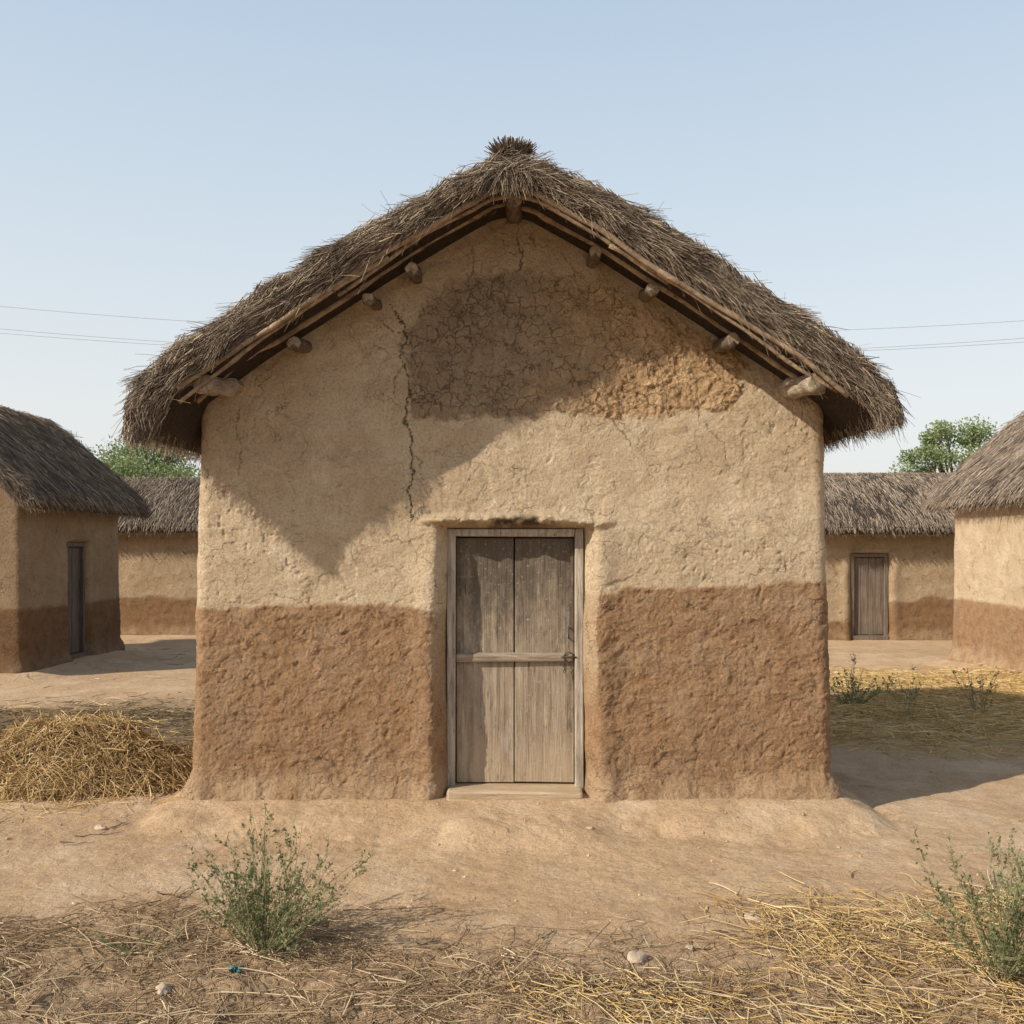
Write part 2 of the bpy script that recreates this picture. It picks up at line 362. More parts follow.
# ---------------------------------------------------------------- walls
def wall_mesh(name, parent, hw, dep, fstep, cstep, zstep, ztop, roofU, door=None, band_h=1.0, detail=None, batter=0.009, z0=-0.25, amp=1.0, mat=None):
    r = 0.10; P = []
    def seg(a, b, st, tagv):
        a = np.array(a); b = np.array(b); n = max(2, int(np.linalg.norm(b-a)/st)); d = (b-a)/np.linalg.norm(b-a)
        for i in range(n):
            p = a+(b-a)*i/n; P.append((p[0], p[1], d[1], -d[0], tagv))
    def arc(cx, cy, a0, st):
        n = max(4, int(r*1.57/st))
        for i in range(n):
            t = a0+i/n*math.pi/2; P.append((cx+r*math.cos(t), cy+r*math.sin(t), math.cos(t), math.sin(t), 0))
    seg((-hw+r, 0), (hw-r, 0), fstep, 1); arc(hw-r, r, -math.pi/2, fstep)
    seg((hw, r), (hw, dep-r), cstep, 0); arc(hw-r, dep-r, 0, cstep)
    seg((hw-r, dep), (-hw+r, dep), cstep, 0); arc(-hw+r, dep-r, math.pi/2, cstep)
    seg((-hw, dep-r), (-hw, r), cstep, 0); arc(-hw+r, r, math.pi, fstep)
    P = np.array(P); zs = np.arange(z0, ztop, zstep); nu, nv = len(P), len(zs)
    A = lambda i: np.repeat(P[:, i], nv)
    x, y, nx, ny, fr = A(0), A(1), A(2), A(3), A(4); z = np.tile(zs, nu)
    wob = 0.05*fbm(x*1.3, y*1.3, 0, 4, 41)+0.035*fbm(x*7, y*7, z*7, 4, 44, 0.65)
    bh = band_h(x) if callable(band_h) else band_h
    e = bh + wob - z
    band = sm(-0.022, 0.022, e)
    crack = np.zeros_like(x); patch = np.zeros_like(x)
    if detail:
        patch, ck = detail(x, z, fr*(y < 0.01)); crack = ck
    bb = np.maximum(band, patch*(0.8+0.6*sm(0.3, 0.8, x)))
    wx = 0.05*fbm(x*8, y*8, z*8, 3, 47); wz = 0.05*fbm(x*8, y*8, z*8, 3, 48)
    # hand-smeared mud: clumpy multi-octave relief with shallow sharp-edged scoops
    f1 = fbm((x+wx)*11, y*11, (z+wz)*12, 6, 51, 0.74)
    scoop = np.clip(fbm((x+wx)*20, y*20, (z+wz)*23, 3, 54, 0.6)-0.12, 0, 1)
    lump = np.clip(fbm((x-wz)*29, y*29, (z+wx)*31, 3, 58, 0.6)-0.05, 0, 1)
    rough = 0.018*f1 - 0.014*scoop + 0.010*lump
    smooth = 0.010*fbm((x+wx)*5, y*5, (z+wz)*5, 7, 61, 0.66) + 0.008*fbm((x+z*0.5)*2.2, y*2, (z-x*0.35)*6.5, 4, 62, 0.5)
    flake = -0.005*sm(0.18, 0.23, fbm((x+wx)*5, y*5, (z+wz)*6, 5, 66, 0.6))
    pits = -0.006*np.clip(fbm(x*30, y*30, z*32, 2, 67)-0.35, 0, 1)*4*sm(-0.1, 0.3, fbm(x*1.8, y, z*1.8, 3, 68))
    d = 0.018*fbm(x*1.1, y*1.1, z*1.1, 3, 71) + amp*(bb*(rough+0.004) + np.clip(1-bb, 0, 1)*(smooth+flake+pits)) - 0.008*crack*(crack > 0.3)
    d = d + 0.075*(1-sm(-0.04, 0.16, z+0.09*fbm(x*3, y*3, 0, 5, 72, 0.6)))
    xx = x*(1-batter*np.clip(z, 0, 9)); yy = y+0.012*np.clip(z, 0, 9)*(y < dep/2)
    if door:
        xc, hx, zt, dd = door
        onf = fr*1.0
        sdx = np.abs(x-xc+0.02*fbm(z*2, 0, 0, 3, 73))-hx; sdz = (z-zt)*2.6
        sd = np.maximum(sdx, sdz)
        t = np.clip(1-sd/0.12, 0, 1); rec = (1-np.sqrt(np.clip(1-t*t, 0, 1)))
        yy = yy + onf*rec*dd
        d = d*(1-0.5*onf*np.clip(t, 0, 1))
        d = d + onf*0.034*np.exp(-((sdx-0.13)/0.10)**2)*(z < zt+0.1)*sm(zt+0.1, zt-0.2, z)
        band = np.where(onf*(sdx < 0.10+wob)*(sdx > -0.1)*(sdz < 0.1) > 0, band*(1-0.6*sm(0.3, 1.3, z)), band)
        lx = np.clip(1-np.abs((x-xc-0.02)/(hx+0.23))**6, 0, 1)
        zc = zt+0.058+0.014*np.cos((x-xc)*5)+0.026*fbm(x*3.5, 0, 0, 5, 74, 0.6)
        lip = 0.052*np.exp(-np.abs((z-zc)/(0.036+0.016*vn(x*5, 0, 0, 75)))**2.2)*lx*onf*(1+1.1*fbm(x*8, 0, z*12, 5, 76, 0.6))
        d = d+lip
        sdel = onf*((np.abs(x-xc)-hx < -0.03)*(z < zt-0.02))
    else: sdel = np.zeros_like(x)
    xx = xx+nx*d; yy = yy+ny*d
    V = np.stack([xx, yy, z], 1); F = grid_faces(nu, nv, True)
    ru = roofU(xx, yy)
    kill = (z > ru+0.10)
    fk = kill[F].all(1) | (sdel[F] > 0).all(1)
    F = F[~fk]
    used = np.unique(F); mp = -np.ones(len(V), int); mp[used] = np.arange(len(used))
    V = V[used]; F = mp[F]
    return mesh_np(name, V, F, mat or MUD, attrs={"band": band[used], "crack": crack[used], "patch": patch[used]}, parent=parent)

def fx(px): return (px-512)/140.0
def fz(py): return 1.8+(545-py)/140.0
CR = [([(383, 303), (394, 316), (401, 336), (397, 362), (405, 392), (402, 420), (411, 452), (407, 488), (413, 520)], 0.0055, 0.95),
      ([(401, 336), (388, 330), (380, 322)], 0.005, 0.75), ([(405, 392), (418, 405), (424, 420)], 0.0045, 0.5), ([(397, 362), (390, 380), (392, 396)], 0.0045, 0.5), ([(411, 452), (418, 462), (416, 474)], 0.0045, 0.5),
      ([(519, 235), (523, 252), (517, 270)], 0.005, 0.7), ([(232, 408), (230, 430), (236, 452), (233, 475)], 0.005, 0.5),
      ([(330, 300), (322, 325), (326, 350)], 0.004, 0.35), ([(612, 520), (620, 500), (617, 480)], 0.004, 0.35),
      ([(585, 395), (600, 408), (622, 425), (635, 445)], 0.005, 0.5), ([(700, 400), (712, 425), (730, 440), (733, 470)], 0.004, 0.35),
      ([(470, 245), (474, 262), (468, 280)], 0.005, 0.5), ([(660, 430), (648, 455), (660, 480)], 0.004, 0.3), ([(280, 470), (290, 500), (284, 530)], 0.004, 0.3),
      ([(560, 250), (575, 262), (580, 275)], 0.004, 0.4), ([(760, 400), (750, 430), (757, 460)], 0.004, 0.3), ([(583, 590), (592, 640), (586, 690)], 0.005, 0.35)]
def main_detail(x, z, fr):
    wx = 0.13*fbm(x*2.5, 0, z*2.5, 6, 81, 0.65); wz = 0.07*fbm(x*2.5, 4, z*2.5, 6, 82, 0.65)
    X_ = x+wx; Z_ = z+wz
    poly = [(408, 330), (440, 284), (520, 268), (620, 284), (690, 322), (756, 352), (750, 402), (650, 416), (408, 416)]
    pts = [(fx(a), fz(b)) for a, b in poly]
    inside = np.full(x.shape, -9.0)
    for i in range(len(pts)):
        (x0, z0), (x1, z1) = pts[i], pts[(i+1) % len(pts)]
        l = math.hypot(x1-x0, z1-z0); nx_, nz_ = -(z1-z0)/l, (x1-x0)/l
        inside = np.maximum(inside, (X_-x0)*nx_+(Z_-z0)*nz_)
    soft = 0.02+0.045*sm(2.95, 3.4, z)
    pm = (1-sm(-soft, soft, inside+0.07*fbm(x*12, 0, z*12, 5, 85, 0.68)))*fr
    ck = np.zeros_like(x)
    jx = x+0.06*fbm(x*8, 0, z*10, 5, 91, 0.75); jz = z+0.03*fbm(x*9, 7, z*9, 4, 92, 0.65)
    for pl, w, s in CR:
        best = np.full(x.shape, 9.0)
        for i in range(len(pl)-1):
            x0, z0, x1, z1 = fx(pl[i][0]), fz(pl[i][1]), fx(pl[i+1][0]), fz(pl[i+1][1])
            dx, dz = x1-x0, z1-z0; t = np.clip(((jx-x0)*dx+(jz-z0)*dz)/(dx*dx+dz*dz), 0, 1)
            best = np.minimum(best, np.hypot(jx-x0-t*dx, jz-z0-t*dz))
        ww = w*(0.75+0.7*vn(x*6, 0, z*8, 97))
        ck = np.maximum(ck, s*np.exp(-(best/np.maximum(ww, 0.003))**2))
    soot = 0.92*np.exp(-((x-0.03)/0.35)**4-((z-1.965)/0.05)**2)*sm(-0.3, 0.1, fbm(x*8, 0, z*8, 5, 95, 0.6))
    ck = np.maximum(ck*fr, soot*fr)
    return pm, ck
YF = -0.62
SC = 153.0; KS = 150.8/153.0
def rp(l): return np.array([((a-512)/SC, 1.8+(545-b)/SC) for a, b in l])
TOP = rp([(124, 424), (127, 400), (146, 372), (172, 350), (200, 334), (250, 299), (300, 270), (350, 237), (400, 211), (450, 184), (490, 165), (511, 159), (535, 164), (600, 190), (650, 219), (700, 248), (750, 283), (800, 314), (860, 356), (892, 386), (901, 408)])
BOT = rp([(140, 436), (158, 426), (178, 390), (240, 344), (300, 305), (400, 242), (450, 211), (490, 188), (511, 183), (535, 190), (600, 227), (700, 292), (800, 357), (848, 391), (872, 413), (888, 424)])
def roofU_main(x, y): return np.interp(x, BOT[:, 0], BOT[:, 1])

def resamp(p, n):
    d = np.r_[0, np.cumsum(np.hypot(*np.diff(p, axis=0).T))]; t = np.linspace(0, d[-1], n)
    return np.stack([np.interp(t, d, p[:, 0]), np.interp(t, d, p[:, 1])], 1)
def thatch(name, parent, top, bot, y0, y1, Rr, nverge, nslope, nfringe, W, Ls, xf_=None, n=160, ystep=0.08, frontonly=True, rag=1.0, sag=0.06, amax=0.93, low=0.65, smat=None):
    T = resamp(top, n); B = resamp(bot, n); C = (T+B)/2
    ys = np.r_[y0+Rr*(1-np.cos(np.linspace(0, math.pi/2, 9))), np.arange(y0+Rr+ystep, y1-Rr, ystep), y1-Rr*(1-np.cos(np.linspace(math.pi/2, 0, 7)))]
    d = np.minimum(ys-y0, y1-ys); k = np.sqrt(np.clip(1-np.clip((Rr-d)/Rr, 0, 1)**2, 0, 1))
    loop = np.concatenate([T, B[::-1]]); cl = np.concatenate([C, C[::-1]])
    nl = len(loop); ny = len(ys)
    Pp = cl[:, None, :]+(loop-cl)[:, None, :]*k[None, :, None]
    x = Pp[..., 0].ravel(); z = Pp[..., 1].ravel(); y = np.tile(ys, nl)
    topm = np.repeat(np.r_[np.ones(n), np.zeros(n)], ny)
    z = z+0.03*fbm(x*3, y*3, z*3, 3, 101)*topm; y = y-0.03*np.tile(k < 0.99, nl)*fbm(x*5, 0, z*5, 3, 103)
    V = np.stack([x, y, z], 1); F = grid_faces(nl, ny, True)[:, ::-1]
    if xf_: V = xf_(V)
    body = mesh_np(name, V, F, TBODY, parent=parent)
    parts = []
    Tt = np.gradient(T, axis=0); Tt /= np.linalg.norm(Tt, axis=1, keepdims=True)
    sgn = np.where(T[:, 1].argmax() > np.arange(n), -1.0, 1.0)
    down = Tt*sgn[:, None]
    def slope_dir(idx): return np.stack([down[idx, 0], np.zeros(len(idx)), down[idx, 1]], 1)
    ends = [(y0, 1)] if frontonly else [(y0, 1), (y1, -1)]
    for ye, s in ends:
        N = nverge; idx = R.randint(0, n, N); a = R.rand(N)*math.pi*amax
        h = T[idx]-C[idx]
        tuft = 0.030*fbm(idx*0.22, a*3, 0, 3, 105)
        P = np.stack([C[idx, 0]+h[:, 0]*np.cos(a), ye+s*Rr*(1-np.sin(a))*0.9-s*np.abs(tuft), C[idx, 1]+h[:, 1]*np.cos(a)+tuft], 1)
        P += R.normal(size=P.shape)*0.010
        cj = np.stack([fbm(idx*0.3, a*2, 5, 2, 107), fbm(idx*0.3, a*2, 9, 2, 108), fbm(idx*0.3, a*2, 13, 2, 109)], 1)*0.6
        D = slope_dir(idx)+(R.normal(size=(N, 3))*np.array([0.14, 0.16, 0.14])+cj)*rag
        D[:, 1] -= s*0.06; D[:, 2] -= 0.05*np.sin(a)*(a < 1.9)
        L = R.uniform(Ls[0], Ls[1], N)
        edge = np.minimum(idx, n-1-idx)/n; L = np.where(edge < 0.06, L*0.45, L)
        L = np.where(a > 1.9, L*low, L)
        bend = np.stack([0*L, R.normal(size=N)*0.05, -sag*(0.5+R.rand(N))], 1)
        parts.append(strands(P-D*L[:, None]*0.4, D, L, R.uniform(0.5, 1.35, N)*W, bend, 3, 0.5, 0.15))
        N = int(nverge*0.04); idx = R.randint(0, n, N); a = R.rand(N)*math.pi*0.7
        h = T[idx]-C[idx]
        P = np.stack([C[idx, 0]+h[:, 0]*np.cos(a), ye+s*Rr*(1-np.sin(a)), C[idx, 1]+h[:, 1]*np.cos(a)], 1)
        D = slope_dir(idx)*R.choice([-1, 1, 1, 1], N)[:, None]+R.normal(size=(N, 3))*0.4
        parts.append(strands(P, D, R.uniform(0.06, 0.24, N), W*0.7, np.zeros((N, 3))+[0, 0, -0.1], 3, 0.5, 0.2))
    N = nslope
    if N:
        idx = R.randint(0, n, N); yy = R.uniform(y0+0.02, y1-0.02, N)
        P = np.stack([T[idx, 0], yy, T[idx, 1]+R.normal(size=N)*0.012], 1)
        D = slope_dir(idx)+R.normal(size=(N, 3))*np.array([0.07, 0.12, 0.07])*rag
        L = R.uniform(Ls[0], Ls[1], N); edge = np.minimum(idx, n-1-idx)/n; L = np.where(edge < 0.05, L*0.45, L)
        D[:, 2] += 0.03
        parts.append(strands(P-D*L[:, None]*0.3, D, L, R.uniform(0.6, 1.4, N)*W, np.zeros((N, 3))+[0, 0, -0.04], 2, 0.5, 0.08))
    N = nfringe
    for e in (0, n-1):
        yy = y0+(y1-y0)*R.rand(N)**1.3; t = R.rand(N)
        P = np.stack([T[e, 0]+(B[e, 0]-T[e, 0])*t, yy, T[e, 1]+(B[e, 1]-T[e, 1])*t+0.05], 1)
        inset = R.rand(N)*0.12; o = -1 if e == 0 else 1
        P[:, 0] -= o*inset; P[:, 2] += inset*0.3
        D = np.stack([o*R.uniform(0.1, 0.75, N), R.normal(size=N)*0.16, -R.uniform(0.6, 1.0, N)], 1)
        parts.append(strands(P, D, R.uniform(0.06, 0.17, N), W*R.uniform(0.5, 1.2, N), np.zeros((N, 3))+[0, 0, -0.1], 2, 0.4, 0.1))
    V, F, t = cat(parts)
    if xf_: V = xf_(V)
    s = mesh_np("thatch_straw", V, F, smat or THATCH, attrs={"tint": t}, parent=body); s["kind"] = "stuff"
    return body

def door_set(parent, x0, x1, zt, yd, main=False, mat=DOORW):
    fw = 0.062 if main else 0.07
    a, b = x0+fw, x1-fw; m = (a+b)/2-0.005; top = zt-fw
    lv = []
    for (l, r) in ((a+0.004, m-0.004), (m+0.005, b-0.004)):
        if main: lv.append((l, r, yd+0.035, yd+0.07, 0.06, top-0.006))
        else:
            q = (l+r)/2
            lv += [(l, q-0.0015, yd+0.035, yd+0.07, 0.045, top-0.006), (q+0.0015, r, yd+0.037, yd+0.071, 0.05, top-0.008)]
    d = box_obj("door", lv, mat, parent, 0.005)
    box_obj("door_frame", [(x0, a, yd-0.03, yd+0.1, -0.02, zt), (b, x1, yd-0.03, yd+0.1, -0.02, zt), (a+0.002, b-0.002, yd-0.028, yd+0.1, top, zt-0.002)], FRAMEW if main else mat, d, 0.010)
    if main: box_obj("door_sill", [(x0+0.01, x1-0.006, yd-0.20, yd+0.12, -0.08, 0.052)], SILLW, d, 0.018)
    else: box_obj("door_sill", [(x0+0.002, x1-0.002, yd-0.07, yd+0.12, -0.06, 0.04)], mat, d, 0.01)
    if main:
        box_obj("crossbar", [(a+0.006, b-0.01, yd-0.004, yd+0.032, 0.945, 1.010)], BARW, d, 0.012)
        parts = []
        hx = b-0.045
        parts.append(tube([(hx+0.035*math.cos(t), yd-0.012, 0.985-0.035*math.sin(t)) for t in np.linspace(0, 2*math.pi, 14)], 0.004, 6))
        for i in range(4):
            cz = 0.945-i*0.022
            parts.append(tube([(hx-0.03+(0.008*math.cos(t) if i % 2 else 0), yd-0.004+(0 if i % 2 else 0.008*math.cos(t)), cz+0.014*math.sin(t)) for t in np.linspace(0, 2*math.pi, 10)], 0.003, 5))
        parts.append(tube([(b-0.1, yd-0.008, 0.985), (b-0.05, yd-0.012, 0.986), (b+0.01, yd-0.034, 0.985)], 0.006, 6))
        V, F, t = cat(parts); mesh_np("latch", V, F, IRON, parent=d)
        V, F, t = cat([tube([(b-0.045, yd+0.03, 1.12), (b-0.045, yd-0.004, 1.12), (b-0.045, yd-0.004, 1.20), (b-0.045, yd+0.03, 1.20)], 0.006, 6)])
        mesh_np("handle", V, F, IRON, parent=d)
    return d

# ---------------------------------------------------------------- main house
H = empty("mud_house", (0, 0, 0), 0, "mud-plastered gabled hut with shaggy thatched roof and weathered wooden door", "house")
DX0, DX1, DZT = -0.475, 0.52, 1.92
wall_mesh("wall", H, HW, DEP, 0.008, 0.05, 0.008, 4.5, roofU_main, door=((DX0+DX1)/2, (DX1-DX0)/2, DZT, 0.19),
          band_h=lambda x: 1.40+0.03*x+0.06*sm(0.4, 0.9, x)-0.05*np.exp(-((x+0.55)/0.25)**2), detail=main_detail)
door_set(H, DX0, DX1, DZT, 0.15, True)
roof = thatch("roof", H, TOP, BOT, YF, 2.6, 0.13, 40000, 5500, 3000, 0.0029, (0.10, 0.34), amax=0.84, low=0.5, sag=0.05)
def verge(side, off, y, r, seed, lo=0.0, hi=1.0):
    pb = BOT[BOT[:, 0] <= 0.01] if side < 0 else BOT[BOT[:, 0] >= -0.01][::-1]
    pb = pb[2:]
    p = resamp(pb, 40); i0, i1 = int(lo*39), int(hi*39)+1; p = p[i0:i1]; s = np.arange(i0, i1)
    pts = np.stack([p[:, 0], y+0.02*vn(s*0.15, seed, 0, 5), p[:, 1]-off+0.032*vn(s*0.17, seed*3.3, 3, 6)], 1)
    kn = 1+0.2*(s % 7 == 0)
    return tube(pts, r*kn*np.linspace(0.9, 1.15, len(s)), 8, seed, 0.2)
for i, (sd, off, y, r, lo, hi) in enumerate([(-1, 0.020, YF+0.015, 0.018, 0, 1), (1, 0.020, YF+0.015, 0.018, 0, 1), (-1, 0.050, YF+0.05, 0.014, 0, 0.66), (1, 0.050, YF+0.05, 0.014, 0.03, 0.72),
                                     (-1, 0.053, YF+0.075, 0.014, 0.5, 1), (1, 0.053, YF+0.075, 0.014, 0.55, 0.98), (-1, 0.0, -0.22, 0.022, 0, 1), (1, 0.0, -0.22, 0.022, 0, 1)]):
    V, F, t = verge(sd, off, y, r, i+1, lo, hi); mesh_np("rafter_pole", V, F, POLEW, parent=roof)
logs = [(-2.01, 2.875, 0.066, -0.56), (-1.495, 3.185, 0.046, -0.38), (-.99, 3.50, 0.040, -0.34), (-.69, 3.69, 0.044, -0.38), (0.012, 4.125, 0.054, -0.52),
        (.58, 3.81, 0.042, -0.36), (.965, 3.56, 0.044, -0.36), (1.51, 3.195, 0.048, -0.40), (2.00, 2.875, 0.066, -0.56)]
def log_mesh(x, z, r, yf_, seed, dx=0):
    ys = np.r_[yf_, yf_+0.002, yf_+0.010, np.arange(yf_+0.04, 0.5, 0.05)]
    pts = np.stack([x+dx*(0.2-ys)*0.35+0.006*vn(ys*5, seed, 0, 4), ys, z+0.12*(ys-yf_)+0.006*vn(ys*5, seed, 9, 4)], 1)
    rad = r*(1+0.1*vn(ys*9, seed, 2, 4)); rad[0] = r*0.90; rad[1] = r*0.95; rad[2] = r
    return tube(pts, rad, 16, seed, 0.26)
for i, (x, z, r, yf_) in enumerate(logs):
    V, F, t = log_mesh(x*KS, 1.8+(z-1.8)*KS, r, yf_, i+3, -0.2 if i == 0 else (0.15 if i == 8 else 0))
    o = mesh_np("purlin_log", V, F, LOGP if i in (0, 8) else LOGW, parent=roof)
    o.data.materials.append(LOGC)
    for p_ in o.data.polygons:
        if p_.center.y < yf_+0.0015: p_.material_index = 1; p_.use_smooth = False
N = 520; a = R.rand(N)*6.283; rr = np.sqrt(R.rand(N)); zb_ = 1.8+(4.39-1.8)*KS
P = np.stack([0.0+0.08*rr*np.cos(a), YF+0.12+0.07*rr*np.sin(a), np.full(N, zb_)], 1)
D = np.stack([0.8*rr*np.cos(a), 0.8*rr*np.sin(a), np.ones(N)], 1)+R.normal(size=(N, 3))*0.18
p1 = strands(P, D, R.uniform(0.07, 0.16, N), 0.0055, np.zeros((N, 3))+[0, 0, -0.15], 3, 0.7, 0.1)
N = 220; a = R.rand(N)*6.283
p2 = strands(np.stack([0.085*np.cos(a), YF+0.12+0.075*np.sin(a), zb_-0.005+0.03*R.rand(N)], 1), np.stack([-np.sin(a), np.cos(a), R.normal(size=N)*0.2], 1), 0.12, 0.005, np.stack([-np.cos(a)*0.6, -np.sin(a)*0.6, 0*a], 1), 3, 0.9)
N = 3000; sgn = R.choice([-1, 1], N); u = R.rand(N)*0.6
xx = sgn*u
P = np.stack([xx, R.uniform(YF-0.02, 0.4, N), np.interp(xx, TOP[:, 0], TOP[:, 1])-0.01+0.03*R.rand(N)], 1)
D = np.stack([sgn*0.86, R.normal(size=N)*0.2, -0.46+R.normal(size=N)*0.12], 1)
P[:, 0] -= sgn*0.1
p3 = strands(P, D, R.uniform(0.12, 0.34, N), 0.0034, np.zeros((N, 3))+[0, 0, -0.15], 3, 0.5, 0.18)
N = 420; xx = R.normal(size=N)*0.13
P = np.stack([xx, R.uniform(YF-0.04, YF+0.01, N), np.interp(xx, TOP[:, 0], TOP[:, 1])-0.02-0.08*R.rand(N)], 1)
D = np.stack([xx*3.5+R.normal(size=N)*0.35, -0.12+R.normal(size=N)*0.12, -0.9+0*xx], 1)
p4 = strands(P, D, R.uniform(0.08, 0.2, N), 0.003, np.zeros((N, 3))+[0, 0, -0.1], 3, 0.5, 0.15)
V, F, t = cat([p1, p2]); mesh_np("ridge_bundle", V, F, THATCH, attrs={"tint": t*0.7}, parent=roof)
V, F, t = cat([p3, p4]); mesh_np("ridge_straw", V, F, THATCH, attrs={"tint": t}, parent=roof)["kind"] = "stuff"
N = 900; side = R.choice([-1, 1], N); q = R.rand(N)
bx = side*q*2.25
P = np.stack([bx, R.uniform(YF-0.02, YF+0.06, N), np.interp(bx, BOT[:, 0], BOT[:, 1])+R.uniform(0.0, 0.06, N)], 1)
D = np.stack([side*R.uniform(0.3, 1.2, N), R.normal(size=N)*0.2, -R.uniform(0.2, 1.0, N)], 1)
V, F, t = strands(P, D, R.uniform(0.04, 0.12, N)*np.where(R.rand(N) < 0.2, 2.3, 1.0), 0.0024, np.zeros((N, 3))+[0, 0, -0.2], 3, 0.5, 0.2)
mesh_np("hanging_straw", V, F, THATCH, attrs={"tint": 0.3+0.7*t}, parent=roof)["kind"] = "stuff"

# ---------------------------------------------------------------- neighbouring houses
def side_house(name, loc, rz, label, hw, dep, eave, ridge, over, gover, band, door=None, step=0.04, ns=9000, W=0.006, dmat=DARKW, th=0.24, mat=None, smat=None):
    h = empty(name, loc, rz, label, "house")
    slope = (ridge-eave)/(dep/2+over)
    rU = lambda x, y: ridge-th*0.9-slope*np.abs(y-dep/2)
    wall_mesh("wall", h, hw, dep, step, step*1.5, step, ridge, rU, door=door, band_h=band, amp=1.2, mat=mat)
    hd = dep/2+over
    t = np.linspace(-1, 1, 25); x = t*hd
    z = ridge-slope*np.abs(x)+0.10*(1-np.abs(t))*np.abs(t)*1.2 - 0.10*np.exp(-(x/0.2)**2)
    top = np.stack([x, z], 1); top[0, 1] -= 0.05; top[-1, 1] -= 0.05
    bot = np.stack([x*0.94, z-th], 1); bot[0, 1] = top[0, 1]-0.13; bot[-1, 1] = top[-1, 1]-0.13
    xf_ = lambda V: np.stack([-V[:, 1], V[:, 0]+dep/2, V[:, 2]], 1)
    r = thatch("roof", h, top, bot, -hw-gover, hw+gover, 0.12, int(ns*0.22), ns, int(ns*0.16), W, (0.15, 0.5), xf_=xf_, n=90, frontonly=False, rag=1.1, smat=smat)
    N = int(ns*0.12)
    xx = R.uniform(-hw-gover, hw+gover, N); P = np.stack([xx, dep/2+R.normal(size=N)*0.07, ridge-0.08+0.03*R.rand(N)], 1)
    D = np.stack([R.normal(size=N)*0.5, R.choice([-1, 1], N)*1.0, -0.5+R.normal(size=N)*0.1], 1)
    V, F, t = strands(P, D, R.uniform(0.15, 0.35, N), W, np.zeros((N, 3))+[0, 0, -0.1], 2, 0.5, 0.1)
    mesh_np("ridge_straw", V, F, smat or THATCH, attrs={"tint": t}, parent=r)["kind"] = "stuff"
    if door: door_set(h, door[0]-door[1], door[0]+door[1], door[2], 0.08, False, dmat)
    return h
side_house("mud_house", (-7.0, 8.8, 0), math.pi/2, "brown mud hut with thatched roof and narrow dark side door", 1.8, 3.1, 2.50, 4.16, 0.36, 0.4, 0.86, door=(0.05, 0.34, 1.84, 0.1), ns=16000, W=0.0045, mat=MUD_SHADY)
side_house("mud_house", (7.2, 6.9, 0), -math.pi/2, "pale mud hut with orange lower wall and thatched roof", 2.2, 3.1, 2.55, 4.14, 0.28, 0.35, 0.92, ns=16000, W=0.0045, smat=THATCH_PALE)
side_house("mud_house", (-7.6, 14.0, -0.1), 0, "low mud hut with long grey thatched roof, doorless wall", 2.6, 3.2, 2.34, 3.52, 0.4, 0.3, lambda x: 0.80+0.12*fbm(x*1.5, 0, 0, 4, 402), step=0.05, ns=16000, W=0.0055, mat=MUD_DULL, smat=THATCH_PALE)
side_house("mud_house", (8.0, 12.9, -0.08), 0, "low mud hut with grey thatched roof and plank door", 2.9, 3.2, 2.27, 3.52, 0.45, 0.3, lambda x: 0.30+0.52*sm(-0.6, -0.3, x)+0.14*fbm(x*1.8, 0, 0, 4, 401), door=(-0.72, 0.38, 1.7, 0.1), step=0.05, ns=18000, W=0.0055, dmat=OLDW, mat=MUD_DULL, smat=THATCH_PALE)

# ---------------------------------------------------------------- straw litter
def lay(name, mask, xr, yr, N, Lr, W, mat, lift=0.012, kind="stuff"):
    x = R.uniform(xr[0], xr[1], N); y = R.uniform(yr[0], yr[1], N)
    m = mask(x, y)*(0.30+0.70*sm(-0.2, 0.35, fbm(x*2.2, y*2.2, 5, 3, 201))); k = R.rand(N) < m
    hs = (np.abs(x-0.01) < HW+0.1) & (y > -0.1) & (y < DEP+0.2)
    k &= ~hs; x, y = x[k], y[k]; N = len(x)
    P = np.stack([x, y, ground_h(x, y)+lift*R.rand(N)+0.003], 1)
    a = R.rand(N)*math.pi*2
    L = R.uniform(Lr[0], Lr[1], N)*R.choice([0.4, 1, 1.4], N)
    e = P[:, :2]+np.stack([np.cos(a), np.sin(a)], 1)*L[:, None]
    dz = ground_h(e[:, 0], e[:, 1])+lift*R.rand(N)+0.003-P[:, 2]
    D = np.stack([np.cos(a), np.sin(a), dz/L], 1)
    V, F, t = strands(P, D, L, W*R.uniform(0.5, 1.4, N), np.zeros((N, 3)), 3, 0.7, 0.25)
    o = mesh_np(name, V, F, mat, attrs={"tint": t}); o["kind"] = kind; return o
lay("straw_litter", litter, (-3.0, 3.0), (-3.6, -1.0), 32000, (0.03, 0.16), 0.0018, LITTER)
lay("straw_litter", litter, (-3.0, 3.0), (-3.6, -1.5), 3600, (0.12, 0.38), 0.0029, LITTER, 0.03)
gp = lambda x, y: np.clip(np.exp(-((x-2.0)/0.8)**4-((y+2.15)/0.5)**4)+0.6*np.exp(-((x-1.2)/1.6)**4-((y+3.05)/0.32)**4), 0, 1)
lay("yellow_straw", gp, (0.0, 3.0), (-3.6, -1.4), 12500, (0.06, 0.26), 0.0025, STRAW, 0.04)
lay("yellow_straw", field_r, (2.4, 9.0), (0.8, 8.8), 38000, (0.08, 0.3), 0.0044, STRAW, 0.06)
lay("shaded_dry_grass", field_l, (-8.0, -2.4), (0.5, 5.5), 9000, (0.08, 0.3), 0.0038, SHADE_GRASS, 0.04)
lay("yellow_straw", field_l, (-8.0, -2.4), (0.5, 5.5), 1800, (0.08, 0.3), 0.0038, STRAW, 0.03)
